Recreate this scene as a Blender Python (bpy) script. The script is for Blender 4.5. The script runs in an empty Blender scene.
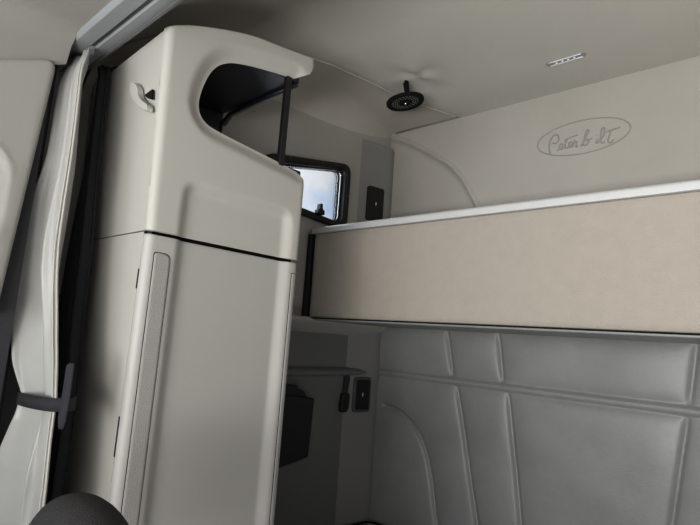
import bpy, bmesh, math, random
import numpy as np
from mathutils import Vector, Matrix
from mathutils.geometry import delaunay_2d_cdt
random.seed(4)
SC = bpy.context.scene
COL = SC.collection

# ------------------------------------------------------------ materials
def mat(name, col, rough=.6, bump=0, bscale=300, var=0, vscale=6, metal=0, spec=.5, col2=None, sheen=0):
    m = bpy.data.materials.new(name); m.use_nodes = True
    nt = m.node_tree; b = nt.nodes['Principled BSDF']
    b.inputs['Base Color'].default_value = (*col, 1)
    b.inputs['Roughness'].default_value = rough
    b.inputs['Metallic'].default_value = metal
    b.inputs['Specular IOR Level'].default_value = spec
    if sheen: b.inputs['Sheen Weight'].default_value = sheen
    tc = nt.nodes.new('ShaderNodeTexCoord')
    if var:
        n = nt.nodes.new('ShaderNodeTexNoise'); n.inputs['Scale'].default_value = vscale; n.inputs['Detail'].default_value = 6
        n.inputs['Roughness'].default_value = .65
        r = nt.nodes.new('ShaderNodeMix'); r.data_type = 'RGBA'
        c2 = col2 or tuple(c*(1-var) for c in col)
        r.inputs[6].default_value = (*col, 1); r.inputs[7].default_value = (*c2, 1)
        mr = nt.nodes.new('ShaderNodeMapRange'); mr.inputs[1].default_value = .35; mr.inputs[2].default_value = .65
        nt.links.new(tc.outputs['Object'], n.inputs['Vector']); nt.links.new(n.outputs['Fac'], mr.inputs[0])
        nt.links.new(mr.outputs[0], r.inputs[0]); nt.links.new(r.outputs[2], b.inputs['Base Color'])
    if bump:
        n = nt.nodes.new('ShaderNodeTexNoise'); n.inputs['Scale'].default_value = bscale; n.inputs['Detail'].default_value = 3
        bp = nt.nodes.new('ShaderNodeBump'); bp.inputs['Strength'].default_value = bump; bp.inputs['Distance'].default_value = .002
        nt.links.new(tc.outputs['Object'], n.inputs['Vector']); nt.links.new(n.outputs['Fac'], bp.inputs['Height'])
        nt.links.new(bp.outputs[0], b.inputs['Normal'])
    return m
M = dict(
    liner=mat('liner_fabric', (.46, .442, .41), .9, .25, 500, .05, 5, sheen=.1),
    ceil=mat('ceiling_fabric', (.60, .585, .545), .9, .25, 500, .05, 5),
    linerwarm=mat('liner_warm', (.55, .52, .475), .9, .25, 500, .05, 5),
    vinyl=mat('quilted_vinyl', (.315, .323, .325), .42, .25, 160, .10, 9),
    plastic=mat('cabinet_plastic', (.51, .50, .47), .5, .12, 700),
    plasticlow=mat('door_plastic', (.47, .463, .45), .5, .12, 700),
    strip=mat('strip_trim', (.40, .395, .385), .55, .7, 420),
    wall=mat('side_wall_plastic', (.42, .41, .39), .7, .2, 400),
    wallshade=mat('lower_wall_shaded', (.20, .20, .20), .7, .2, 400),  # side wall plastic with the shade below the ledge painted in
    column=mat('corner_plastic', (.29, .287, .28), .6, .2, 400),
    black=mat('black_plastic', (.012, .012, .014), .45, .1, 400),
    lining=mat('dark_lining', (.018, .021, .033), .38, .2, 600),
    rubber=mat('black_rubber', (.015, .015, .017), .5, .2, 500),
    emblem=mat('emblem_shaded', (.34, .33, .31), .9),  # liner tone darkened, relief shading put into the colour
    matte=mat('matte_black', (.010, .010, .011), .8, .2, 500, spec=.2),
    gap=mat('gap_black', (.004, .004, .004), 1),
    bunk=mat('bunk_fabric', (.44, .405, .365), .92, .5, 450, .05, 28, sheen=.15),
    piping=mat('pale_trim', (.60, .61, .62), .35),
    curtain=mat('curtain_vinyl', (.44, .44, .43), .38, .3, 60, .05, 8),
    hem=mat('curtain_hem', (.36, .35, .32), .55, .3, 300),
    stitch=mat('stitch_piping', (.50, .49, .46), .5),
    blackout=mat('blackout_lining', (.030, .032, .038), .75, .4, 200),
    strap=mat('strap_webbing', (.045, .045, .055), .7, .8, 900),
    cab=mat('cab_plastic', (.40, .39, .37), .6, .15, 500),
    cabhead=mat('cab_headliner', (.34, .33, .31), .9, .2, 500),
    rail=mat('rail_grey', (.33, .345, .36), .45),
    railhi=mat('rail_channel', (.16, .17, .18), .4),
    chrome=mat('chrome', (.85, .86, .88), .15, metal=1),
    silver=mat('satin_silver', (.82, .83, .84), .35, metal=.3),
    led=mat('lamp_lens', (.8, .8, .8), .25),
    seat=mat('seat_fabric', (.045, .043, .045), .85, 1.0, 650, .3, 200),
    dark=mat('dark_trim', (.06, .06, .068), .6, .3, 400),
    carpet=mat('floor_mat', (.07, .07, .07), .9, .8, 300),
    mattress=mat('mattress_cover', (.28, .28, .285), .8, .4, 350, .1, 12),
    sock=mat('socket_frame', (.10, .10, .10), .35),
    white=mat('white_mark', (.8, .8, .8), .5),
)
def glass_mat():
    m = bpy.data.materials.new('window_glass'); m.use_nodes = True; nt = m.node_tree
    for n in list(nt.nodes): nt.nodes.remove(n)
    o = nt.nodes.new('ShaderNodeOutputMaterial'); t = nt.nodes.new('ShaderNodeBsdfTransparent'); g = nt.nodes.new('ShaderNodeBsdfGlossy')
    t.inputs[0].default_value = (.93, .95, .96, 1); g.inputs['Roughness'].default_value = .03
    mx = nt.nodes.new('ShaderNodeMixShader'); fr = nt.nodes.new('ShaderNodeFresnel'); fr.inputs[0].default_value = 1.35
    nt.links.new(fr.outputs[0], mx.inputs[0]); nt.links.new(t.outputs[0], mx.inputs[1]); nt.links.new(g.outputs[0], mx.inputs[2])
    nt.links.new(mx.outputs[0], o.inputs[0]); return m
M['glass'] = glass_mat()

# ------------------------------------------------------------ helpers
def link(name, me, m, parent=None, smooth=True):
    o = bpy.data.objects.new(name, me); COL.objects.link(o)
    if m is not None: me.materials.append(M[m])
    if parent is not None: o.parent = parent
    if smooth:
        for p in me.polygons: p.use_smooth = True
    return o
def tag(o, label=None, cat=None, group=None, kind=None):
    if label: o['label'] = label
    if cat: o['category'] = cat
    if group: o['group'] = group
    if kind: o['kind'] = kind
    return o
def empty(name, loc, label, cat, group=None):
    o = bpy.data.objects.new(name, None); COL.objects.link(o); o.location = loc; o.empty_display_size = .05
    return tag(o, label, cat, group)
def kids(o, parent):           # parts are modelled in world space: keep them there when parented
    o.parent = parent
    loc = Vector(parent.location); p = parent.parent
    while p is not None: loc += Vector(p.location); p = p.parent
    o.location = Vector(o.location) - loc
    return o
def fin(bm, name, m, parent=None, smooth=False, bev=0, seg=2, sub=0, wn=False):
    bmesh.ops.remove_doubles(bm, verts=bm.verts, dist=1e-6)
    bmesh.ops.recalc_face_normals(bm, faces=bm.faces)
    me = bpy.data.meshes.new(name); bm.to_mesh(me); bm.free()
    o = link(name, me, m, None, smooth)
    if parent is not None: kids(o, parent)
    if bev:
        md = o.modifiers.new('bev', 'BEVEL'); md.width = bev; md.segments = seg; md.limit_method = 'ANGLE'; md.angle_limit = math.radians(35)
        for p in me.polygons: p.use_smooth = True
        w = o.modifiers.new('wn', 'WEIGHTED_NORMAL'); w.keep_sharp = True
    if sub:
        md = o.modifiers.new('sub', 'SUBSURF'); md.levels = sub; md.render_levels = sub
    return o
def box(bm, x0, x1, y0, y1, z0, z1):
    v = [bm.verts.new((x, y, z)) for x in (x0, x1) for y in (y0, y1) for z in (z0, z1)]
    for f in ((0,1,3,2), (4,6,7,5), (0,4,5,1), (2,3,7,6), (0,2,6,4), (1,5,7,3)): bm.faces.new([v[i] for i in f])
def mkbox(name, m, dims, parent=None, bev=.004, seg=3):
    bm = bmesh.new(); box(bm, *dims); return fin(bm, name, m, parent, bev=bev, seg=seg)
def prism(bm, poly, f0, f1):
    """poly: 2D points; f0/f1 map a 2D point to the two end faces"""
    a = [bm.verts.new(f0(*p)) for p in poly]; b = [bm.verts.new(f1(*p)) for p in poly]
    bm.faces.new(a); bm.faces.new(b[::-1])
    for i in range(len(a)):
        j = (i+1) % len(a); bm.faces.new((a[i], b[i], b[j], a[j]))
def tube(bm, pts, r, n=8, closed=False, flat=1.0):
    pts = [Vector(p) for p in pts]; rings = []
    N = len(pts); up = None
    for i, p in enumerate(pts):
        a = pts[(i-1) % N] if (i or closed) else p; b = pts[(i+1) % N] if (i < N-1 or closed) else p
        d = (b-a).normalized()
        if up is None: up = Vector((0, 0, 1)) if abs(d.z) < .9 else Vector((0, 1, 0))
        s = d.cross(up).normalized(); up = s.cross(d).normalized()
        rr = r[i] if isinstance(r, (list, tuple)) else r
        rings.append([bm.verts.new(p + s*math.cos(2*math.pi*k/n)*rr + up*math.sin(2*math.pi*k/n)*rr*flat) for k in range(n)])
    for i in range(N if closed else N-1):
        A, B = rings[i], rings[(i+1) % N]
        for k in range(n): bm.faces.new((A[k], A[(k+1) % n], B[(k+1) % n], B[k]))
    if not closed:
        bm.faces.new(rings[0][::-1]); bm.faces.new(rings[-1])
def cr(pts, n=8, closed=False):
    """Catmull-Rom through points of any dimension"""
    P = [np.array(p, float) for p in pts]; N = len(P); out = []
    for i in range(N if closed else N-1):
        if closed: a, b, c, d = P[(i-1) % N], P[i], P[(i+1) % N], P[(i+2) % N]
        else: a, b, c, d = P[max(i-1, 0)], P[i], P[i+1], P[min(i+2, N-1)]
        for k in range(n):
            t = k/n
            out.append(tuple(.5*((2*b)+(-a+c)*t+(2*a-5*b+4*c-d)*t*t+(-a+3*b-3*c+d)*t**3)))
    if not closed: out.append(tuple(P[-1]))
    return out
def rrect(x0, x1, z0, z1, r, n=6):
    o = []
    for cx, cz, a in ((x1-r, z1-r, 0), (x0+r, z1-r, 90), (x0+r, z0+r, 180), (x1-r, z0+r, 270)):
        for k in range(n+1):
            t = math.radians(a+90*k/n); o.append((cx+r*math.cos(t), cz+r*math.sin(t)))
    return o
def fillet(poly, radii, n=6):
    """round the corners of a 2D polygon"""
    out = []; N = len(poly)
    for i in range(N):
        p = np.array(poly[i], float); a = np.array(poly[i-1], float); b = np.array(poly[(i+1) % N], float)
        r = radii[i] if isinstance(radii, (list, tuple)) else radii
        if r <= 0: out.append(tuple(p)); continue
        u = (a-p)/np.linalg.norm(a-p); v = (b-p)/np.linalg.norm(b-p)
        d = min(r, .45*np.linalg.norm(a-p), .45*np.linalg.norm(b-p))
        for k in range(n+1):
            t = k/n; q = (1-t)**2*(p+u*d)+2*t*(1-t)*p+t*t*(p+v*d); out.append(tuple(q))
    return out
def seg_dist(U, V, line, closed=False):
    P = np.array(line, float); d = np.full(U.shape, 1e9)
    A = P if closed else P[:-1]; B = np.roll(P, -1, 0) if closed else P[1:]
    for a, b in zip(A, B):
        ab = b-a; L = (ab**2).sum()+1e-12
        t = np.clip(((U-a[0])*ab[0]+(V-a[1])*ab[1])/L, 0, 1)
        d = np.minimum(d, np.hypot(U-a[0]-t*ab[0], V-a[1]-t*ab[1]))
    return d
def inside(U, V, poly):
    c = np.zeros(U.shape, bool); P = np.array(poly); Q = np.roll(P, -1, 0)
    for (x0, y0), (x1, y1) in zip(P, Q):
        if y0 == y1: continue
        c ^= ((y0 > V) != (y1 > V)) & (U < (x1-x0)*(V-y0)/(y1-y0)+x0)
    return c
def resample(poly, s):
    out = []
    for i in range(len(poly)):
        a = np.array(poly[i], float); b = np.array(poly[(i+1) % len(poly)], float)
        n = max(1, int(math.ceil(np.linalg.norm(b-a)/s)))
        for k in range(n): out.append(tuple(a+(b-a)*k/n))
    return out
def smooth01(x):
    x = np.clip(x, 0, 1); return x*x*(3-2*x)
def relief(name, m, outline, fmap, hfun, s=.006, back=None, rings=(), parent=None):
    """a sheet with a sculpted face: outline in (u,v), height hfun(U,V), fmap(u,v,h) -> world; back = depth of its returned edge"""
    ol = resample(outline, s); P = np.array(ol)
    u = np.arange(P[:,0].min()+s/2, P[:,0].max(), s); v = np.arange(P[:,1].min()+s/2, P[:,1].max(), s)
    U, V = [g.ravel() for g in np.meshgrid(u, v)]
    k = inside(U, V, ol); U, V = U[k], V[k]
    d = seg_dist(U, V, ol, True); k = d > max([s*.55]+[r+s*.4 for r in rings]); U, V = U[k], V[k]
    T = np.roll(P, -1, 0)-np.roll(P, 1, 0); T /= np.linalg.norm(T, axis=1)[:, None]+1e-12; Nn = np.stack([-T[:,1], T[:,0]], 1)
    t = P+Nn*1e-4; sign = 1 if inside(t[:,0], t[:,1], ol).mean() > .5 else -1
    extra = []
    for r in rings:
        Q = P+Nn*r*sign; k = inside(Q[:,0], Q[:,1], ol); Q = Q[k]
        dq = seg_dist(Q[:,0], Q[:,1], ol, True); extra.append(Q[dq > r*.93])
    pts = np.concatenate([P, np.stack([U, V], 1)]+extra)
    nb = len(P)
    vs, es, fs, *_ = delaunay_2d_cdt([Vector(map(float, p)) for p in pts], [(i, (i+1) % nb) for i in range(nb)], [], 0, 1e-7)
    W = np.array([tuple(q) for q in vs]); H = hfun(W[:,0], W[:,1], seg_dist(W[:,0], W[:,1], ol, True))
    F = np.array([f[:3] for f in fs]); C = W[F].mean(1); F = F[inside(C[:,0], C[:,1], ol)]
    verts = [fmap(float(a), float(b), float(h)) for (a, b), h in zip(W, H)]
    faces = [list(map(int, f)) for f in F]
    if back is not None:
        n0 = len(verts); D = ((W[:nb]-P)**2).sum(1)
        idx = list(range(nb)) if D.max() < 1e-8 else [int(((W-p)**2).sum(1).argmin()) for p in P]
        verts += [fmap(float(a), float(b), -back) for a, b in P]
        for i in range(nb):
            j = (i+1) % nb; faces.append([idx[i], idx[j], n0+j, n0+i])
    me = bpy.data.meshes.new(name); me.from_pydata(verts, [], faces)
    bm = bmesh.new(); bm.from_mesh(me)
    bmesh.ops.recalc_face_normals(bm, faces=bm.faces); bm.to_mesh(me); bm.free()
    o = link(name, me, m, None, True)
    if parent is not None: kids(o, parent)
    return o
def edge_round(d, r):
    x = np.clip(1-d/r, 0, 1); return -r*(1-np.sqrt(np.maximum(0, 1-x*x)))

XW, YR, ZC = -1.40, 1.71, 2.245          # side wall, rear wall, sleeper ceiling

# ------------------------------------------------------------ setting: floor, ceilings, walls
tag(mkbox('floor', 'carpet', (-1.45, 1.45, -1.45, 1.76, -.04, 0), bev=0), kind='structure')

def hf_up(U, V, d):
    h = np.zeros_like(U)
    for sx in (1, -1):
        arc = cr([(-1.3831, 2.2306), (-1.2881, 2.1879), (-1.1825, 2.1229), (-1.0837, 2.0541), (-1.0269, 1.9955), (-0.9895, 1.938), (-0.9529, 1.8745)][:], 6)
        arc = [(sx*a, b) for a, b in arc]+[(sx*-.93, 1.75), (sx*-.925, 1.40)]
        q = seg_dist(U, V, arc)
        h += .014*np.exp(-(q/.008)**2)
        low = inside(U, V, arc+[(sx*-1.45, 1.40), (sx*-1.45, 2.3)])
        h -= np.where(low, .012*smooth01(q/.03), 0)
    h += .004*smooth01(d/.02)
    return h
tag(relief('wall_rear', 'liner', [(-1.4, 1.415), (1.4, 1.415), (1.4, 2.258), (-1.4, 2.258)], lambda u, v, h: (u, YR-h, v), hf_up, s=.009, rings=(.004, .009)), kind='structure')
WALL_UP = bpy.data.objects['wall_rear']
# embossed oval badge with script lettering, raised from the liner
OV = [(-0.7271, 2.0649), (-0.4299, 2.0537), (-0.5216, 2.1052), (-0.616, 1.9931)]
ocx, ocz, orx, orz = (OV[0][0]+OV[1][0])/2, (OV[0][1]+OV[1][1])/2+.002, (OV[1][0]-OV[0][0])/2, .058
bm = bmesh.new()
tube(bm, [(ocx+orx*math.cos(t), YR-.0035, ocz+orz*math.sin(t)) for t in [2*math.pi*k/72 for k in range(72)]], .0026, 8, True)
strokes = [[(-0.6808, 2.0202), (-0.6855, 2.0409), (-0.6843, 2.0635), (-0.6753, 2.0816), (-0.6646, 2.0878), (-0.6538, 2.0798), (-0.6535, 2.0656), (-0.6641, 2.0565), (-0.6733, 2.0601)], [(-0.6583, 2.03), (-0.6451, 2.0358), (-0.6389, 2.044), (-0.6427, 2.0504), (-0.6495, 2.0462), (-0.6504, 2.0368), (-0.6424, 2.0313), (-0.6346, 2.0365)], [(-0.623, 2.0676), (-0.6306, 2.0496), (-0.632, 2.0387), (-0.6267, 2.0321), (-0.6189, 2.0345)], [(-0.6339, 2.0615), (-0.6131, 2.0671), (-0.5911, 2.0718)], [(-0.6189, 2.0345), (-0.6097, 2.0415), (-0.6113, 2.0512), (-0.618, 2.0487), (-0.6189, 2.0378), (-0.6127, 2.0321), (-0.6045, 2.0371)], [(-0.6045, 2.0371), (-0.6011, 2.0546), (-0.5985, 2.0485), (-0.5934, 2.0475), (-0.5957, 2.0315), (-0.5881, 2.0316)], [(-0.5805, 2.0284), (-0.5682, 2.0504), (-0.5559, 2.0751), (-0.5585, 2.0822), (-0.5644, 2.0742), (-0.5706, 2.0455), (-0.5705, 2.0319), (-0.5606, 2.0315), (-0.5542, 2.0421), (-0.5607, 2.0489), (-0.5646, 2.0453)], [(-0.5542, 2.0475), (-0.5434, 2.0496)], [(-0.5336, 2.0297), (-0.5278, 2.0419), (-0.5287, 2.0314), (-0.5239, 2.0315)], [(-0.5313, 2.0556), (-0.5303, 2.0575)], [(-0.5215, 2.0326), (-0.5096, 2.0514), (-0.5059, 2.072), (-0.5121, 2.0788), (-0.5169, 2.0664), (-0.5182, 2.0426), (-0.5143, 2.0284), (-0.5048, 2.0291)], [(-0.486, 2.0649), (-0.4954, 2.0351), (-0.493, 2.0251), (-0.486, 2.0237), (-0.479, 2.0317)], [(-0.4978, 2.0622), (-0.479, 2.0659), (-0.4592, 2.0683)]]
for st in strokes:
    pts = [(a, YR-.0038, b) for a, b in cr(st, 5)]
    tube(bm, pts, .0030, 8)
emb = fin(bm, 'embossed_emblem', 'emblem', None, smooth=True); emb.parent = WALL_UP; tag(emb, 'embossed oval with raised script lettering')

ribz = 1.217
qs = [([(-1.0628, 1.4019), (-1.0284, 1.2384)], 0), ([(-0.8557, 1.4042), (-0.8315, 1.2382)], 0), ([(-0.2676, 1.4022), (-0.2866, 1.2415)], 0)]
def hf_low(U, V, d):
    g = np.full(U.shape, 1e9)
    seams = [
        [(-1.0628, 1.4019), (-1.0284, 1.2384)], [(-0.8557, 1.4042), (-0.8315, 1.2382)], [(-0.2676, 1.4022), (-0.2866, 1.2415)],
        [(-1.0099, 1.2044), (-0.9098, 0.7492)], [(-0.8123, 1.207), (-0.755, 0.7927)], [(-0.2919, 1.201), (-0.3334, 0.9114)]]
    seams = [list(s) for s in seams]
    for s in seams[3:]:
        (a, b), (c, e) = s; k = (.45-b)/(e-b); s.append((a+(c-a)*k, .45))
    seams.append(cr([(-1.3364, 1.0878), (-1.2597, 1.0716), (-1.1748, 1.0172), (-1.1188, 0.9187), (-1.0672, 0.7049)], 6)+[(-1.05, .45)])
    allow = seams+[[(-a, b) for a, b in s] for s in seams]
    for s in allow: g = np.minimum(g, seg_dist(U, V, s))
    rb = np.abs(V-ribz)
    h = .012*(1-np.exp(-g/.026))-.010*np.exp(-(g/.0065)**2)
    edge = np.minimum(rb-.012, 1.405-V)
    h *= 1-np.exp(-np.maximum(edge, 0)/.018)
    h += np.where(rb < .013, .014*np.sqrt(np.maximum(0, 1-(rb/.013)**2)), 0)
    h += .0015*np.sin(U*17+V*9)*np.sin(V*21-U*5)
    return h
wq = relief('wall_rear', 'vinyl', [(-1.4, .30), (1.4, .30), (1.4, 1.415), (-1.4, 1.415)], lambda u, v, h: (u, YR-h, v), hf_low, s=.0045)
wq.name = 'wall_rear_quilted'; tag(wq, kind='structure')
tag(mkbox('wall_rear_base', 'wall', (-1.4, 1.4, YR, YR+.03, 0, .32), bev=0), kind='structure')

# side walls of the sleeper, with window openings (left one is the one in view)
WIN = [(1.0824, 1.9753), (1.4093, 2.0191), (1.4579, 2.0044), (1.4611, 1.8111), (1.2339, 1.8139), (1.4058, 1.7911)]
WPOLY = [(1.03, 1.785), (1.462, 1.760), (1.462, 2.034), (1.03, 1.950)]
def shrink(poly, d):
    c = np.mean(poly, 0); return [(p[0]+(d if p[0] < c[0] else -d), p[1]+(d if p[1] < c[1] else -d)) for p in poly]
wy0, wy1, wz0, wz1 = 1.03, 1.462, 1.772, 2.034
def side_wall(name, sx):
    bm = bmesh.new()
    x0, x1 = sx*1.40, sx*1.45
    X0, X1 = min(x0, x1), max(x0, x1)
    a, b, c, d = shrink(WPOLY, .012)
    for poly in ([(.33, 1.40), (a[0], 1.40), a, d, (d[0], 2.3), (.33, 2.3)], [(a[0], 1.40), (b[0], 1.40), b, a], [(b[0], 1.40), (1.76, 1.40), (1.76, 2.3), (c[0], 2.3), c, b], [d, c, (c[0], 2.3), (d[0], 2.3)]):
        prism(bm, poly, lambda y, z: (X0, y, z), lambda y, z: (X1, y, z))
    tag(mkbox(name+'_lower', 'wallshade', (X0, X1, .33, 1.76, 0, 1.40), bev=0), kind='structure')
    o = fin(bm, name, 'wall'); tag(o, kind='structure'); return o
side_wall('wall_left', -1); side_wall('wall_right', 1)
def pillar(name, sx):
    # the moulded corner column between side and rear wall
    prof = [(1.405, 1.525), (1.398, 1.532), (1.372, 1.66), (1.368, 1.69), (1.375, 1.72), (1.42, 1.72), (1.42, 1.525)]
    bm = bmesh.new(); prism(bm, prof, lambda a, b: (sx*a, b, .02), lambda a, b: (sx*a, b, 2.17))
    tag(fin(bm, name, 'column', bev=.004), kind='structure')
pillar('trim_1', -1); pillar('trim_2', 1)
# ledge under the bunk and moulded belt line on the side wall
for i, sx in ((3, -1), (4, 1)):
    bm = bmesh.new()
    prof = [(1.41, 1.412), (1.352, 1.410), (1.345, 1.402), (1.350, 1.393), (1.375, 1.372), (1.41, 1.350)]
    prism(bm, prof, lambda a, z: (sx*a, .9, z), lambda a, z: (sx*a, YR, z))
    tag(fin(bm, 'trim_%d' % i, 'wall', bev=.004), kind='structure')
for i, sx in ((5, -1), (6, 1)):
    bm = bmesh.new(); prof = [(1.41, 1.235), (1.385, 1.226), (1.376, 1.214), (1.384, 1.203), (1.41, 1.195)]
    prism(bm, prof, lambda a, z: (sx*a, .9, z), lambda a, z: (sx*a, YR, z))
    tag(fin(bm, 'trim_%d' % i, 'wallshade', bev=.003), kind='structure')

# sleeper ceiling: flat centre panel, seam, cove that rolls down into the side wall
seamL = [(-1.31, .40)]+[tuple(p) for p in [(-1.3359, 0.7105), (-1.2724, 0.9041), (-1.1957, 1.1192), (-1.1642, 1.2903), (-1.1394, 1.4658)]]+[(-1.05, 1.71)]
def seam_x(y):
    ys = [p[1] for p in seamL]; xs = [p[0] for p in seamL]; return float(np.interp(y, ys, xs))
def ceil_z(x, y):
    z = ZC+.012*math.sin(math.pi*min(1, max(0, (y-.5)/1.2)))*(1-(x/1.4)**2)
    t = min(1, max(0, (y-.44)/.42)); z = 1.995+(z-1.995)*math.sin(t*math.pi/2)**.9 if y < .86 else z
    return z
def cove_z(x, y):
    z = ceil_z(x, y); a = abs(x); k = (y-.44)/(1.71-.44)
    w = .16*(1-.75*max(0, k)**4); d = max(0, a-(1.41-w))/w
    return z-(.15*(1-.8*max(0,k)**5))*(1-math.sqrt(max(0, 1-d*d)))
def ceil_mesh(name, m, xf0, xf1, zf, nx, ny, th=.03):
    bm = bmesh.new(); g = []
    for j in range(ny+1):
        y = .44+(1.72-.44)*j/ny; row = []
        for i in range(nx+1):
            x = xf0(y)+(xf1(y)-xf0(y))*i/nx; row.append(bm.verts.new((x, y, zf(x, y))))
        g.append(row)
    for j in range(ny):
        for i in range(nx): bm.faces.new((g[j][i], g[j][i+1], g[j+1][i+1], g[j+1][i]))
    return fin(bm, name, m, smooth=True)
def ce_z(x, y):
    # centre panel, rolled edge at the seam and small gathers where the round fitting hangs
    z = ceil_z(x, y); d = abs(abs(x)-abs(seam_x(y)))
    z -= .004*(1-math.exp(-d/.012))
    q = math.hypot(x+1.0, (y-1.34)*1.0); z += .006*math.exp(-(q/.08)**2)*math.cos(3*math.atan2(y-1.34, x+1.0)+.6)
    return z
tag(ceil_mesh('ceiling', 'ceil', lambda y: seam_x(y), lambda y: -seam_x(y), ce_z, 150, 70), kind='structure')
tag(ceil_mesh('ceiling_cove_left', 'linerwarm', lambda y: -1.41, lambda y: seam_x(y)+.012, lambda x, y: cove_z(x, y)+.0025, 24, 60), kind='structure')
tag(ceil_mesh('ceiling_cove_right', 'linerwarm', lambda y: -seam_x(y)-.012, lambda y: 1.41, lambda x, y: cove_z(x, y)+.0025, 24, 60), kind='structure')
for i, s in ((7, 1), (8, -1)):
    bm = bmesh.new(); tube(bm, [(s*seam_x(y), y, ceil_z(seam_x(y), y)-.001) for y in np.linspace(.45, 1.70, 60)], .0035, 8)
    tag(fin(bm, 'trim_%d' % i, 'liner', smooth=True), kind='structure')
bm = bmesh.new(); tube(bm, [(x, YR-.006, ZC+.003) for x in np.linspace(-1.36, 1.36, 9)], .006, 8)
tag(fin(bm, 'trim_9', 'column', smooth=True), kind='structure')
tag(mkbox('ceiling_shell', 'cab', (-1.45, 1.45, .33, 1.76, 2.28, 2.31), bev=0), kind='structure')

# header between cab and sleeper, with the curtain track
hd = [(.352, 1.950), (.381, 1.950), (.383, 1.958), (.391, 1.958), (.393, 1.950), (.418, 1.952), (.432, 1.962), (.447, 2.03), (.447, 2.285), (.345, 2.285), (.345, 1.956)]
bm = bmesh.new(); prism(bm, hd, lambda y, z: (-1.42, y, z), lambda y, z: (1.42, y, z))
tag(fin(bm, 'trim_10', 'rail', bev=.0015), kind='structure')
bm = bmesh.new(); box(bm, -1.41, 1.41, .3835, .3905, 1.9555, 1.9575); box(bm, -1.41, 1.41, .4165, .4195, 1.9495, 1.9525)
tag(fin(bm, 'trim_11', 'railhi'), kind='structure')

# cab: headliner, side panels, doors with windows, dashboard wall with the windshield
def cab_head(name):
    bm = bmesh.new(); g = []
    N = 140
    for j in range(31):
        y = -1.35+(.348+1.35)*j/30; row = []
        for i in range(N+1):
            x = -1.225+2.45*i/N; a = max(0, abs(x)-1.14)/.085
            ze = max(1.76, 1.893-.5*(.33-y)); z = 1.962-(1.962-ze)*(1-math.sqrt(max(0, 1-min(1, a)**2)))
            z -= .06*float(smooth01(np.array((-y-.7)/.65)))*(1-min(1, a))
            row.append(bm.verts.new((x, y, float(z))))
        g.append(row)
    for j in range(30):
        for i in range(N): bm.faces.new((g[j][i], g[j][i+1], g[j+1][i+1], g[j+1][i]))
    return tag(fin(bm, name, 'cabhead', smooth=True), kind='structure')
cab_head('ceiling_cab')
tag(mkbox('ceiling_cab_shell', 'cab', (-1.45, 1.45, -1.45, .345, 2.02, 2.05), bev=0), kind='structure')
def cab_side(sx, a):
    s = lambda x0, x1: (min(sx*x0, sx*x1), max(sx*x0, sx*x1))
    bm = bmesh.new(); X = s(1.235, 1.30)
    box(bm, *X, -1.40, -.95, 0, 2.04); box(bm, *X, -.15, .33, 0, 2.04); box(bm, *X, -.95, -.15, 0, 1.18); box(bm, *X, -.95, -.15, 1.74, 2.04)
    box(bm, *s(1.27, 1.42), .325, .345, 0, 2.04)
    tag(fin(bm, 'wall_cab_'+a, 'dark'), kind='structure')
    # pale upper pillar panel with its oval recess
    ol = fillet([(.293, 1.340), (.328, 1.902), (.06, 1.775), (-.12, 1.765), (-.12, 1.335)], [.02, .035, .0, .04, .03])
    rec = rrect(-.05, .275, 1.46, 1.69, .075)
    def hf(U, V, d):
        ins = inside(U, V, rec); q = seg_dist(U, V, rec, True)
        return edge_round(d, .012)-np.where(ins, .014*smooth01(q/.012), 0)+.003*np.exp(-(q/.006)**2)
    o = relief('cab_pillar_panel', 'cab', ol, lambda u, v, h: (sx*(1.205-h), u, v), hf, s=.009, back=.03, rings=(.001, .003, .006, .011))
    return o
o = cab_side(-1, 'left'); o.name = 'trim_12'; tag(o, kind='structure')
o = cab_side(1, 'right'); o.name = 'trim_13'; tag(o, kind='structure')
bm = bmesh.new(); box(bm, -1.34, 1.34, -1.42, -1.38, 0, 1.05); box(bm, -1.34, 1.34, -1.42, -1.38, 1.86, 2.04)
tag(fin(bm, 'wall_front', 'dark'), kind='structure')
tag(mkbox('window_2', 'glass', (-1.24, 1.24, -1.405, -1.40, 1.05, 1.86), bev=0), kind='structure')
for i, sx in ((3, -1), (4, 1)):
    x = 1.27*sx; tag(mkbox('window_%d' % i, 'glass', (x-.002, x+.002, -.95, -.15, 1.18, 1.74), bev=0), kind='structure')

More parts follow.
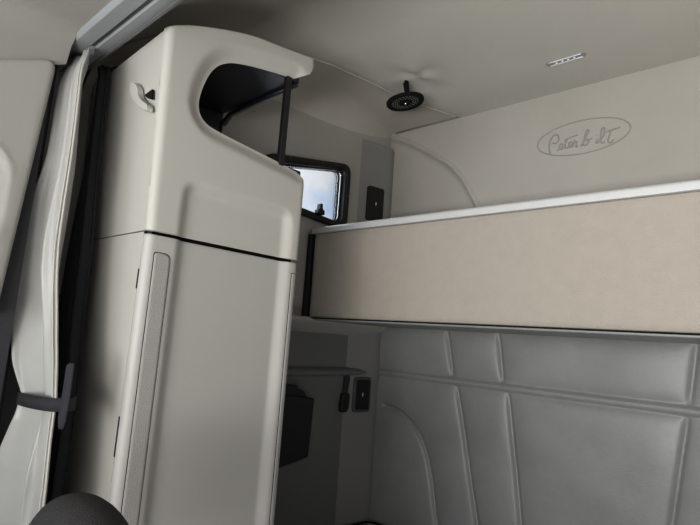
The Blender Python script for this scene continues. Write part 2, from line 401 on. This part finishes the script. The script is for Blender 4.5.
# ------------------------------------------------------------ side windows of the sleeper
def sleeper_window(sx, name):
    xw = sx*1.40
    root = bpy.data.objects.new(name, None); COL.objects.link(root); root.location = (xw, (wy0+wy1)/2, wz0); tag(root, kind='structure')
    W_ = lambda dd, rr: fillet(shrink(WPOLY, dd), rr, 6)
    outer = W_(0, .05); inner = W_(.026, .035)
    inner2 = W_(.034, .028)
    bm = bmesh.new()
    fx = lambda d: (lambda p: (xw-sx*d, p[0], p[1]))
    loops = [[bm.verts.new(fx(d)(p)) for p in L] for L, d in ((outer, -.01), (outer, .012), (W_(.004, .047), .017), (W_(.020, .038), .017), (inner, .010), (inner, -.02), (inner2, -.02), (inner2, -.035))]
    for A, B in zip(loops, loops[1:]):
        for k in range(len(A)): bm.faces.new((A[k], A[(k+1) % len(A)], B[(k+1) % len(A)], B[k]))
    fin(bm, 'window_frame', 'rubber', root, smooth=False, bev=.0015)
    bm = bmesh.new(); gl = [bm.verts.new((xw+sx*.022, a, b)) for a, b in inner]; bm.faces.new(gl)
    fin(bm, 'glass_pane', 'glass', root)
    bm = bmesh.new()
    tube(bm, [(xw+sx*.012, a, b) for a, b in W_(.031, .031)], .0028, 6, True)
    fin(bm, 'pane_edge', 'chrome', root, smooth=True)
    # hinged latch on the bottom rail and a stay at the top
    bm = bmesh.new(); y = 1.302; z = wz0+.03
    prism(bm, [(y-.016, z-.01), (y+.018, z-.01), (y+.016, z+.006), (y+.006, z+.012), (y+.004, z+.030), (y-.005, z+.030), (y-.007, z+.010), (y-.016, z+.004)],
          lambda a, b: (xw-sx*.008, a, b), lambda a, b: (xw-sx*.030, a, b))
    fin(bm, 'latch', 'black', root, bev=.002)
    bm = bmesh.new()
    for yy, zz in ((1.14, 1.962), (1.30, 1.993), (wy1-.010, 1.90), (1.20, 1.785), (1.38, 1.776)):
        m4 = Matrix.Translation((xw-sx*.017, yy, zz)) @ Matrix.Rotation(math.pi/2, 4, 'Y')
        bmesh.ops.create_cone(bm, cap_ends=True, segments=10, radius1=.0035, radius2=.003, depth=.003, matrix=m4)
    fin(bm, 'frame_screws', 'sock', root)
    return root
sleeper_window(-1, 'window_1'); sleeper_window(1, 'window_5')

# ------------------------------------------------------------ tall cabinet
CAB = empty('tall_cabinet', (-1.19, .68, 0), 'tall pale beige plastic cabinet with open corner cubby and long door', 'cabinet')
XF = -1.0
fr = lambda u, v, h: (XF+h, u, v)
top = [(0.5333, 2.0087), (0.6646, 2.0541), (0.7732, 2.0734), (0.8595, 2.0923)]
TOPC = cr([(.463, 1.972)]+[tuple(p) for p in top][:-1]+[(.868, 2.090)], 4)
fas = [(.477, 1.535)]+TOPC+[(.876, 2.082), (.880, 2.066), (.866, 2.040), (.826, 2.014)]
OPEN = [(.826, 2.014), (.75, 2.000), (.673, 1.983), (.622, 1.964), (.590, 1.935), (.571, 1.893), (.562, 1.850), (.566, 1.822), (.582, 1.804), (.612, 1.795), (.698, 1.786), (.80, 1.776), (.862, 1.768)]
OPC = cr(OPEN, 4)
fas = fas[:-1]+OPC+[(.885, 1.752), (.890, 1.735), (.890, 1.535)]
REC = fillet([(.537, .20), (.537, 1.662), (.858, 1.662), (.858, .20)], [0, .045, .045, 0], 8)
def hf_fas(U, V, d):
    ql = U-(.477-(V-1.535)*.032); h = edge_round(np.maximum(ql, 0), .016)
    h += edge_round(np.maximum(.890-U, 0), .022)
    dt = seg_dist(U, V, TOPC); h += edge_round(dt, .005)
    do = seg_dist(U, V, OPC); h -= .016*(1-smooth01(do/.040))
    ins = inside(U, V, REC); q = seg_dist(U, V, REC); h -= np.where(ins, .016*smooth01(q/.030), 0)
    return h
relief('fascia', 'plastic', fas, fr, hf_fas, s=.0055, back=.018, rings=(.0005, .0015, .003, .0055, .009, .0135), parent=CAB)
def strip_poly(y0, y1, z0, z1, r): return fillet([(y0, z0), (y0, z1), (y1, z1), (y1, z0)], [0, r*.3, r, 0], 6)
S1 = strip_poly(.494, .532, .14, 1.492, .02); S2 = strip_poly(.862, .881, .14, 1.500, .012)
def hf_door(U, V, d):
    h = edge_round(np.maximum(U-.477, 0), .016)+edge_round(np.maximum(.889-U, 0), .022)+edge_round(np.maximum(1.527-V, 0), .004)
    ins = inside(U, V, REC); q = seg_dist(U, V, [REC[0]]+REC+[REC[-1]]); h -= np.where(ins, .016*smooth01(q/.030), 0)
    pass
    return h
DOOR = relief('door', 'plasticlow', [(.477, .10), (.477, 1.527), (.889, 1.527), (.889, .10)], fr, hf_door, s=.004, back=.018, rings=(.0005, .0015, .003, .006, .010), parent=CAB)
def hf_strip(base):
    return lambda U, V, d: base(U, V, d)+.0022+edge_round(d, .0015)
for S, nm in ((S1, 'inset_strip'), (S2, 'inset_strip')):
    ins = [(a+(.0014 if a < (S[0][0]+S[-1][0])/2 else -.0014), b-.0014) for a, b in S]
    gp = [(a+(.0012 if a < (S[0][0]+S[-1][0])/2 else -.0012)*0, b) for a, b in S]
    for hh, poly, nn, mm in ((.0008, gp, 'strip_seam', 'gap'), (.0020, ins, nm, 'strip')):
      def hs(U, V, d, hh=hh):
        h = edge_round(np.maximum(U-.477, 0), .016)+edge_round(np.maximum(.889-U, 0), .022)
        return h+hh+edge_round(d, .0008)
      st = relief(nn, mm, poly, fr, hs, s=.004, back=.01, rings=(.0006,))
      st.parent = DOOR; st.location = (0, 0, 0)
# flank panels: upper and lower, with the thin seams and hinge slits between
def flank(name, z0, z1a, z1b, y0, y1, xr):
    bm = bmesh.new()
    prism(bm, [(xr, z0), (xr, z1a), (-1.385, z1b), (-1.385, z0)], lambda a, b: (a, y0+(y1-y0)*(b-z0)/(z1a-z0), b), lambda a, b: (a, y0+.018, b))
    return fin(bm, name, 'plastic', CAB, bev=.0012)
flank('upper_side_panel', 1.5345, 1.969, 1.950, .4785, .4645, -1.0195)
flank('lower_side_panel', .10, 1.5325, 1.5325, .4785, .4785, -1.0240)
bm = bmesh.new(); box(bm, -1.375, -1.032, .486, .884, .06, 1.758); box(bm, -1.380, -1.03, .483, .495, .10, 1.93)
fin(bm, 'inner_carcass', 'gap', CAB)
mkbox('seam_shade', 'gap', (-1.0245, -1.0170, .4796, .4835, .10, 1.532), CAB, bev=0)  # black strips standing in for shade in the open seam
mkbox('seam_shade', 'gap', (-1.0205, -1.0170, .4800, .4835, 1.537, 1.60), CAB, bev=0)
for z0, z1 in ((1.415, 1.455), (1.09, 1.165), (.45, .53)): mkbox('hinge', 'gap', (-1.0225, -1.0175, .4765, .484, z0, z1), CAB, bev=0)
mkbox('plinth', 'dark', (-1.38, -1.03, .50, .87, 0, .10), CAB, bev=.003)
mkbox('end_panel', 'plastic', (-1.385, -1.034, .872, .888, .10, 1.760), CAB, bev=.003)
# roof of the open cubby: pale shell outside, dark lining inside
bm = bmesh.new()
ry = [(.4785, 1.955), (.533, 1.992), (.66, 2.036), (.77, 2.057), (.856, 2.070), (.856, 2.026), (.77, 2.020), (.66, 2.000), (.56, 1.97), (.4785, 1.93)]
prism(bm, ry, lambda a, b: (-1.034, a, b), lambda a, b: (-1.385, a, b-.004)); fin(bm, 'roof_shell', 'plastic', CAB, bev=.003)
bm = bmesh.new()
li = [(.485, 1.928), (.56, 1.968), (.66, 1.998), (.77, 2.018), (.846, 2.028), (.846, 2.010), (.77, 2.003), (.66, 1.985), (.56, 1.955), (.485, 1.915)]
prism(bm, li, lambda a, b: (-1.018, a, b), lambda a, b: (-1.379, a, b)); fin(bm, 'cubby_lining', 'lining', CAB, bev=.002)
bm = bmesh.new(); box(bm, -1.385, -1.370, .485, .846, 1.775, 2.02); box(bm, -1.385, -1.022, .484, .494, 1.775, 1.95)
fin(bm, 'cubby_back', 'lining', CAB, bev=.003)
mkbox('cubby_shelf', 'lining', (-1.385, -1.018, .486, .880, 1.761, 1.775), CAB, bev=.003)
bm = bmesh.new(); tube(bm, [(-1.024, .842, 2.006), (-1.20, .842, 2.004), (-1.33, .842, 2.000), (-1.366, .842, 1.980), (-1.374, .842, 1.94), (-1.374, .842, 1.78)], .0055, 8)
fin(bm, 'edge_trim', 'lining', CAB, smooth=True)
bm = bmesh.new(); tube(bm, [(-1.03, .850, 2.010), (-1.20, .850, 2.006), (-1.33, .850, 2.000), (-1.366, .850, 1.976)], .006, 8)
fin(bm, 'edge_bead', 'column', CAB, smooth=True)
mkbox('corner_post', 'black', (-1.026, -1.012, .800, .818, 1.770, 2.012), CAB, bev=.003)
# finger pull near the top of the flank
LP = [(-1.1044, 1.8684), (-1.0855, 1.8512), (-1.0757, 1.8323), (-1.052, 1.8123), (-1.0256, 1.7964), (-1.0266, 1.7834), (-1.0571, 1.7978), (-1.091, 1.8203), (-1.1174, 1.8461), (-1.124, 1.8693)]
bm = bmesh.new()
prism(bm, cr(LP, 3, True), lambda a, b: (a, .4655, b), lambda a, b: (a, .450, b)); PO = fin(bm, 'latch_pull', 'plastic', CAB, bev=.004, seg=3)
DP = [(-1.0316, 1.8359), (-1.03, 1.8131), (-1.0498, 1.8207), (-1.0664, 1.832)]
bm = bmesh.new(); prism(bm, DP, lambda a, b: (a, .4655, b), lambda a, b: (a, .4605, b)); o = fin(bm, 'pull_recess', 'gap', None)
o.parent = PO; o.location = (0, 0, 0)

# ------------------------------------------------------------ upper bunk
BK = empty('upper_bunk', (0, 1.45, 1.405), 'upper sleeper bunk with beige fabric front panel and pale top edge', 'bunk bed')
def hf_bunk(U, V, d):
    return edge_round(d, .007)+.0012*np.sin(U*6+1)*np.sin(V*14)
relief('front_panel', 'bunk', [(-1.372, 1.408), (1.372, 1.408), (1.372, 1.712), (-1.372, 1.712)], lambda u, v, h: (u, 1.28-h, v), hf_bunk, s=.014, back=.02, rings=(.001, .003, .006), parent=BK)
bm = bmesh.new(); prof = [(1.268, 1.711), (1.267, 1.728), (1.271, 1.734), (1.28, 1.736), (1.31, 1.735), (1.31, 1.713)]
prism(bm, prof, lambda a, b: (-1.378, a, b), lambda a, b: (1.378, a, b)); fin(bm, 'top_edge', 'piping', BK, bev=.002)
bm = bmesh.new(); prism(bm, [(1.30, 1.412), (1.69, 1.412), (1.69, 1.70), (1.62, 1.722), (1.31, 1.724), (1.30, 1.72)], lambda a, b: (-1.37, a, b), lambda a, b: (1.37, a, b))
fin(bm, 'mattress', 'mattress', BK, bev=.01)
bm = bmesh.new(); box(bm, -1.368, 1.368, 1.272, 1.283, 1.4045, 1.4078); fin(bm, 'shadow_gap', 'gap', BK)
mkbox('base_board', 'vinyl', (-1.372, 1.372, 1.286, 1.685, 1.399, 1.411), BK, bev=.003)
for sx in (-1, 1):
    bm = bmesh.new()
    if sx < 0: box(bm, -1.397, -1.375, 1.268, 1.33, 1.412, 1.712)
    else: box(bm, 1.375, 1.397, 1.268, 1.33, 1.412, 1.712)
    fin(bm, 'end_bracket', 'black', BK, bev=.004)

# ------------------------------------------------------------ lower bunk
LB = empty('lower_bunk', (0, 1.3, 0), 'lower bunk mattress in grey cover along the quilted rear wall', 'bunk bed')
def hf_m(U, V, d): return edge_round(d, .03)+.003*np.sin(U*22)*np.sin(V*19)
relief('mattress', 'mattress', rrect(-1.35, 1.35, .99, 1.67, .04), lambda u, v, h: (u, v, .655+h), hf_m, s=.02, back=.17, rings=(.002, .006, .012, .02), parent=LB)
bm = bmesh.new(); tube(bm, [(a, b, .648) for a, b in rrect(-1.354, 1.354, .986, 1.674, .045, 6)], .0035, 8, True)
fin(bm, 'piping', 'gap', LB, smooth=True)
mkbox('bunk_base', 'wall', (-1.38, 1.38, 1.0, 1.69, 0.0, .48), LB, bev=.01)

# ------------------------------------------------------------ curtain with tie strap
cR = [(1.96, -1.185), (1.903, -1.140), (1.844, -1.128), (1.752, -1.116), (1.665, -1.11), (1.581, -1.11), (1.499, -1.107), (1.40, -1.094), (1.304, -1.076), (1.198, -1.041), (1.128, -1.038), (1.046, -1.026), (.95, -1.02), (.35, -1.00)]
cL = [(1.975, -1.325), (1.935, -1.285), (1.905, -1.285), (1.797, -1.285), (1.685, -1.285), (1.591, -1.310), (1.47, -1.325), (1.379, -1.33), (1.289, -1.302), (1.226, -1.272), (1.188, -1.25), (1.150, -1.243), (1.088, -1.262), (1.024, -1.282), (.942, -1.295), (.35, -1.30)]
lR = [(1.975, -1.255), (1.72, -1.235), (1.49, -1.20), (1.3, -1.185), (1.2, -1.17), (.35, -1.14)]
cA = [(1.975, .010), (1.90, .018), (1.70, .026), (1.5, .030), (1.35, .032), (1.25, .024), (1.19, .010), (1.14, .016), (1.05, .028), (.8, .035), (.35, .04)]
def ip(tab, z): return float(np.interp(z, [p[0] for p in tab][::-1], [p[1] for p in tab][::-1]))
CUR = empty('privacy_curtain', (-1.17, .39, 1.97), 'pale grey vinyl curtain hanging in folds, gathered by dark strap', 'curtain')
def cur_pt(u, z):
    L, R, A = ip(cL, z), ip(cR, z), ip(cA, z)
    yc = .360+.014*float(smooth01(np.array((1.50-z)/.25)))+.024*float(smooth01(np.array((z-1.85)/.12)))
    x = L+(R-L)*(u+.085*math.sin(4*math.pi*u+.6+.8*math.sin(z*3))*math.sin(math.pi*u)*(.5+.5*float(smooth01(np.array((1.9-z)/.3)))))
    c1 = .72+.03*math.sin(z*5); c2 = .25+.04*math.sin(z*7+1); c3 = .50+.05*math.sin(z*4+2)
    lo = float(smooth01(np.array((1.72-z)/.25)))
    y = yc-A*.45*math.exp(-((u-c1)/.13)**2)-A*(.5+.9*lo)*math.exp(-((u-c2)/.14)**2)+A*1.0*math.exp(-((u-c3)/.08)**2)+A*.5*math.exp(-((u-.06)/.05)**2)
    y += A*.10*math.sin(31*u+9*z)+A*.12*math.sin(13*u-17*z+2)*(1 if z < 1.45 else .4)
    k = float(smooth01(np.array((u-.88)/.10))); y = y*(1-k)+(yc-.006)*k
    return (x, y, z+(-.018*u+.006 if z > 1.9 else 0)*min(1, (z-1.9)/.07 if z > 1.9 else 0))
bm = bmesh.new(); NU, NV = 90, 120; g = []
for j in range(NV+1):
    z = 1.950-(1.950-.35)*j/NV
    g.append([bm.verts.new(cur_pt(i/NU, z)) for i in range(NU+1)])
for j in range(NV):
    for i in range(NU): bm.faces.new((g[j][i], g[j][i+1], g[j+1][i+1], g[j+1][i]))
o = fin(bm, 'drape', 'curtain', CUR, smooth=True)
md = o.modifiers.new('sol', 'SOLIDIFY'); md.thickness = .003; md.offset = 1
DR = o
bm = bmesh.new(); g = []
for j in range(81):
    z = 1.950-(1.950-.35)*j/80; row = []
    for i in range(7):
        p = cur_pt(.94+.06*i/6, z); row.append(bm.verts.new((p[0]+.001, p[1]-.0035, p[2])))
    g.append(row)
for j in range(80):
    for i in range(6): bm.faces.new((g[j][i], g[j][i+1], g[j+1][i+1], g[j+1][i]))
o = fin(bm, 'hem_band', 'hem', CUR, smooth=True)
bm = bmesh.new(); tube(bm, [tuple(Vector(cur_pt(.955, z))+Vector((0, -.006, 0))) for z in np.linspace(1.948, .36, 80)], .0016, 6)
tube(bm, [tuple(Vector(cur_pt(1.0, z))+Vector((0, -.003, 0))) for z in np.linspace(1.948, .36, 80)], .0022, 6)
fin(bm, 'stitch_line', 'stitch', CUR, smooth=True)
bm = bmesh.new(); g = []
for j in range(61):
    z = 1.950-(1.950-.35)*j/60; row = []
    L = ip(cL, z)+.02; R = ip(lR, z)
    for i in range(41):
        u = i/40; row.append(bm.verts.new((L+(R-L)*u, .440+.010*math.sin(u*26+z), z)))
    g.append(row)
for j in range(60):
    for i in range(40): bm.faces.new((g[j][i], g[j][i+1], g[j+1][i+1], g[j+1][i]))
o = fin(bm, 'blackout_lining', 'blackout', CUR, smooth=True); tag(o, 'black blackout lining'); o.modifiers.new('sol', 'SOLIDIFY').thickness = .002
for x in (-1.305, -1.27, -1.235, -1.20): mkbox('track_glider', 'rail', (x-.005, x+.005, .382, .392, 1.935, 1.956), CUR, bev=.001)
# strap
TS = empty('tie_strap', (-1.13, .37, 1.185), 'dark webbing strap cinched round the pale curtain, loose end hanging', 'strap')
loop = cr([(-1.258, .358), (-1.21, .341), (-1.12, .338), (-1.06, .344), (-1.032, .356), (-1.030, .376), (-1.06, .396), (-1.13, .402), (-1.21, .402), (-1.25, .396), (-1.266, .378)], 6, True)
bm = bmesh.new()
for k in range(len(loop)):
    pass
R0 = [[bm.verts.new((a, b+.012, 1.196+dz+(a+1.13)*.06)) for a, b in loop] for dz in (.0, -.024)]
for k in range(len(loop)):
    j = (k+1) % len(loop); bm.faces.new((R0[0][k], R0[0][j], R0[1][j], R0[1][k]))
o = fin(bm, 'webbing_loop', 'strap', TS, smooth=True); o.modifiers.new('sol', 'SOLIDIFY').thickness = .003
bm = bmesh.new(); prism(bm, [(-1.036, 1.262), (-1.020, 1.268), (-1.018, 1.205), (-1.022, 1.165), (-1.030, 1.150), (-1.040, 1.170), (-1.036, 1.21)], lambda a, b: (a+.016, .366, b), lambda a, b: (a+.020, .374, b))
fin(bm, 'loose_end', 'strap', TS, bev=.002)

# ------------------------------------------------------------ round black fitting on the ceiling seam
dc = (-1.060, 1.365, 2.178)
DF = empty('round_ceiling_fitting', dc, 'round black perforated disc on a short stem under the ceiling seam', 'ceiling fitting')
bm = bmesh.new(); R = .066
prof = [(0, -.004), (.012, -.004), (.014, -.008), (.020, -.008), (.022, -.003), (.052, -.004), (.055, -.007), (.063, -.008), (.066, -.004), (.066, .003), (.060, .006), (.02, .010), (0, .010)]
prev = None; NS = 48
for r, z in prof:
    ring = [bm.verts.new((dc[0]+r*math.cos(2*math.pi*k/NS), dc[1]+r*math.sin(2*math.pi*k/NS), dc[2]+z)) for k in range(NS)] if r > 0 else [bm.verts.new((dc[0], dc[1], dc[2]+z))]
    if prev:
        for k in range(NS):
            j = (k+1) % NS
            if len(prev) == 1: bm.faces.new((prev[0], ring[k], ring[j]))
            elif len(ring) == 1: bm.faces.new((prev[k], ring[0], prev[j]))
            else: bm.faces.new((prev[k], ring[k], ring[j], prev[j]))
    prev = ring
fin(bm, 'disc', 'matte', DF, smooth=True)
bm = bmesh.new()
for rr, n in ((.028, 14), (.036, 18), (.044, 22)):
    for k in range(n):
        t = 2*math.pi*k/n; m4 = Matrix.Translation((dc[0]+rr*math.cos(t), dc[1]+rr*math.sin(t), dc[2]-.0046)); bmesh.ops.create_cone(bm, cap_ends=True, segments=8, radius1=.0022, radius2=.0028, depth=.0016, matrix=m4)
fin(bm, 'grille_dots', 'sock', DF)
bm = bmesh.new(); prism(bm, [(-.012, .008), (-.014, .03), (-.017, .072), (.017, .072), (.013, .03), (.012, .008)], lambda a, b: (dc[0]+a*.75+.012, dc[1]-a*.65-.008, dc[2]+b), lambda a, b: (dc[0]+a*.75+.018, dc[1]-a*.65+.004, dc[2]+b))
fin(bm, 'stem', 'matte', DF, bev=.002)
bm = bmesh.new(); bmesh.ops.create_uvsphere(bm, u_segments=12, v_segments=8, radius=.007, matrix=Matrix.Translation((dc[0], dc[1], dc[2]-.006)) @ Matrix.Diagonal((.7, .7, 1, 1)))
fin(bm, 'centre_button', 'chrome', DF, smooth=True)

DF.rotation_mode = 'QUATERNION'; DF.rotation_quaternion = Matrix.Rotation(math.radians(-11), 3, Vector((-.68, .73, 0))).to_quaternion()

# slim ceiling lamp
lc = Vector((-.5645, 1.518, ZC+.006)); 
CL = empty('slim_ceiling_lamp', lc, 'slim chrome-edged lamp set in the ceiling above the embossed oval', 'ceiling lamp')
bm = bmesh.new(); prism(bm, rrect(-.060, .060, -.014, .014, .0135, 5), lambda a, b: (lc.x+a, lc.y+b, ZC+.012), lambda a, b: (lc.x+a, lc.y+b, ZC-.002)); fin(bm, 'lamp_base', 'rail', CL, bev=.001)
bm = bmesh.new()
for s in (-1, 1):
    tube(bm, [(lc.x+a, lc.y+s*.0100, ZC-.002) for a in np.linspace(-.05, .05, 11)], .0028, 8)
fin(bm, 'chrome_bar', 'silver', CL, smooth=True)
bm = bmesh.new()
for a in (-.027, -.009, .009, .027):
    bmesh.ops.create_uvsphere(bm, u_segments=10, v_segments=6, radius=.004, matrix=Matrix.Translation((lc.x+a, lc.y, ZC-.003)))
fin(bm, 'led_lens', 'led', CL, smooth=True)

# ------------------------------------------------------------ sockets, buckle strap, pouch on the side wall
def socket(name, y, z, h, label, frame, fw=.043):
    # stands on the slanting corner column
    xs = -1.385+ (y-1.62)*.0 - .0
    r = empty(name, (xs, y, z), label, 'switch panel')
    ang = math.atan2(.026, .128)
    def T(a, b, d):   # local (along wall, up, out)
        px = -1.3835+(y-1.60)*.203; 
        return (px+a*math.sin(ang)+d*math.cos(ang), y+a*math.cos(ang)-d*math.sin(ang), z+b)
    bm = bmesh.new(); prism(bm, rrect(-fw, fw, -h, h, .012, 5), lambda a, b: T(a, b, -.004), lambda a, b: T(a, b, .009)); fin(bm, 'bezel', frame, r, bev=.003)
    bm = bmesh.new(); prism(bm, rrect(-fw+.009, fw-.009, -h+.010, h-.010, .006, 4), lambda a, b: T(a, b, .002), lambda a, b: T(a, b, .0105)); fin(bm, 'face_plate', 'black', r, bev=.001)
    bm = bmesh.new(); prism(bm, [(-.001, -.008), (.001, -.008), (.003, .003), (0, .009), (-.003, .003)], lambda a, b: T(a, b, .010), lambda a, b: T(a, b, .0115)); fin(bm, 'white_mark', 'white', r)
    return r
socket('upper_switch_panel', 1.612, 1.905, .073, 'black switch panel on the corner above the upper bunk', 'black')
socket('lower_switch_panel', 1.610, 1.127, .068, 'grey-framed black switch panel on the corner below the upper bunk', 'sock', .042)
BS = empty('hanging_buckle_strap', (-1.39, 1.53, 1.20), 'black strap with buckle hanging beside the lower switch panel', 'strap')
bm = bmesh.new(); prism(bm, [(1.515, 1.205), (1.538, 1.207), (1.546, 1.19), (1.535, 1.13), (1.515, 1.13), (1.516, 1.18)], lambda a, b: (-1.398, a, b), lambda a, b: (-1.386, a, b)); fin(bm, 'webbing', 'strap', BS, bev=.003)
bm = bmesh.new(); prism(bm, [(1.505, 1.135), (1.540, 1.135), (1.545, 1.12), (1.541, 1.075), (1.532, 1.062), (1.505, 1.062), (1.499, 1.08)], lambda a, b: (-1.398, a, b), lambda a, b: (-1.380, a, b)); fin(bm, 'buckle', 'black', BS, bev=.004)
PB = empty('storage_pouch', (-1.39, 1.28, .90), 'black storage pouch fixed to the side wall behind the tall cabinet', 'pouch')
bm = bmesh.new(); prism(bm, [(1.17, .900), (1.322, .925), (1.330, 1.125), (1.17, 1.145)], lambda a, b: (-1.401, a, b), lambda a, b: (-1.355, a, b)); fin(bm, 'pouch_body', 'black', PB, bev=.006)
bm = bmesh.new(); prism(bm, cr([(1.19, 1.13), (1.19, 1.155), (1.205, 1.172), (1.245, 1.172), (1.262, 1.158), (1.285, 1.150), (1.30, 1.13)], 4), lambda a, b: (-1.400, a, b), lambda a, b: (-1.365, a, b)); fin(bm, 'pouch_flap', 'black', PB, bev=.005)

# ------------------------------------------------------------ driver seat in the foreground
ST = empty('driver_seat', (-.76, .12, 0), 'charcoal fabric driver seat whose rounded headrest rises at lower left', 'seat')
def blob(name, m, c, s, parent, p=2.6, rotx=0):
    bm = bmesh.new(); bmesh.ops.create_uvsphere(bm, u_segments=40, v_segments=24, radius=1)
    for v in bm.verts:
        x, y, z = v.co
        k = (abs(x)**p+abs(y)**p+abs(z)**p)**(-1/p) if v.co.length > 0 else 1
        v.co = Vector((x*k*s[0], y*k*s[1], z*k*s[2]))
    if rotx: bmesh.ops.rotate(bm, verts=bm.verts, cent=(0, 0, 0), matrix=Matrix.Rotation(rotx, 3, 'X'))
    bmesh.ops.translate(bm, verts=bm.verts, vec=c)
    return fin(bm, name, m, parent, smooth=True)
blob('headrest', 'seat', (-.668, .285, 1.036), (.112, .055, .100), ST, 2.25)
for dx in (-.05, .05):
    bm = bmesh.new(); tube(bm, [(-.71+dx, .28, .80), (-.71+dx, .285, .96)], .006, 8)
    fin(bm, 'headrest_post', 'chrome', ST, smooth=True)
blob('backrest', 'seat', (-.71, .255, .62), (.235, .065, .30), ST, 4, math.radians(-6))
blob('seat_cushion', 'seat', (-.71, .02, .40), (.25, .25, .075), ST, 4)
mkbox('seat_pedestal', 'dark', (-.92, -.58, -.15, .20, 0, .34), ST, bev=.02)

# ------------------------------------------------------------ world and light
w = bpy.data.worlds.new('sky'); SC.world = w; w.use_nodes = True; nt = w.node_tree
for n in list(nt.nodes): nt.nodes.remove(n)
out = nt.nodes.new('ShaderNodeOutputWorld'); bg = nt.nodes.new('ShaderNodeBackground')
tc = nt.nodes.new('ShaderNodeTexCoord'); no = nt.nodes.new('ShaderNodeTexNoise'); no.inputs['Scale'].default_value = 5.5; no.inputs['Detail'].default_value = 8; no.inputs['Roughness'].default_value = .55
rp = nt.nodes.new('ShaderNodeValToRGB'); rp.color_ramp.elements[0].position = .36; rp.color_ramp.elements[0].color = (.50, .66, .90, 1)
rp.color_ramp.elements[1].position = .56; rp.color_ramp.elements[1].color = (.93, .95, 1, 1)
nt.links.new(tc.outputs['Generated'], no.inputs['Vector']); nt.links.new(no.outputs['Fac'], rp.inputs[0]); nt.links.new(rp.outputs[0], bg.inputs[0]); nt.links.new(bg.outputs[0], out.inputs[0])
bg.inputs[1].default_value = 1.0
def area(name, loc, target, sx, sy, power, col):
    l = bpy.data.lights.new(name, 'AREA'); l.shape = 'RECTANGLE'; l.size = sx; l.size_y = sy; l.energy = power; l.color = col
    o = bpy.data.objects.new(name, l); COL.objects.link(o); o.location = loc
    o.rotation_euler = (Vector(target)-Vector(loc)).to_track_quat('-Z', 'Y').to_euler(); return o
area('windshield_daylight', (-.45, -1.50, 1.42), (-.1, .6, 1.75), 1.5, .75, 16, (1, .97, .92))
b = area('dash_fill', (.3, -1.1, 1.06), (.25, .75, 2.25), 1.6, .4, 34, (1, .975, .93)); b.data.spread = math.radians(130)  # added fill lamp aimed up, stands in for light off the dash
area('floor_fill', (.35, .35, .12), (.1, .5, 2.2), .6, .8, 6, (1, .97, .94))  # added low fill lamp in place of light off the floor
area('left_door_daylight', (-1.36, -.55, 1.48), (0, .6, 1.45), .75, .5, 4, (.90, .95, 1))
area('right_door_daylight', (1.36, -.5, 1.5), (-1.0, .6, 1.5), .75, .5, 1.5, (1, .96, .9))
area('side_window_daylight', (-1.53, 1.25, 1.93), (-.6, 1.3, 1.7), .40, .2, 1.2, (.88, .94, 1))
area('right_window_daylight', (1.53, 1.25, 1.93), (-.6, 1.4, 1.9), .40, .2, 2.5, (1, .96, .9))

# ------------------------------------------------------------ camera
cd = bpy.data.cameras.new('camera'); cam = bpy.data.objects.new('camera', cd); COL.objects.link(cam); SC.camera = cam
cd.sensor_fit = 'HORIZONTAL'; cd.sensor_width = 36; cd.lens = 36*520/700; cd.clip_start = .02
right = Vector((0.738111, 0.670782, 0.072405)); upv = Vector((0.042085, -0.152886, 0.987347)); fwd = Vector((-0.673365, 0.725725, 0.141077))
mt = Matrix(((right.x, upv.x, -fwd.x, 0), (right.y, upv.y, -fwd.y, 0), (right.z, upv.z, -fwd.z, 1.35), (0, 0, 0, 1)))
cam.matrix_world = mt
SC.view_settings.view_transform = 'Standard'
SC.view_settings.look = 'None'
SC.view_settings.exposure = .02
SC.view_settings.gamma = .82
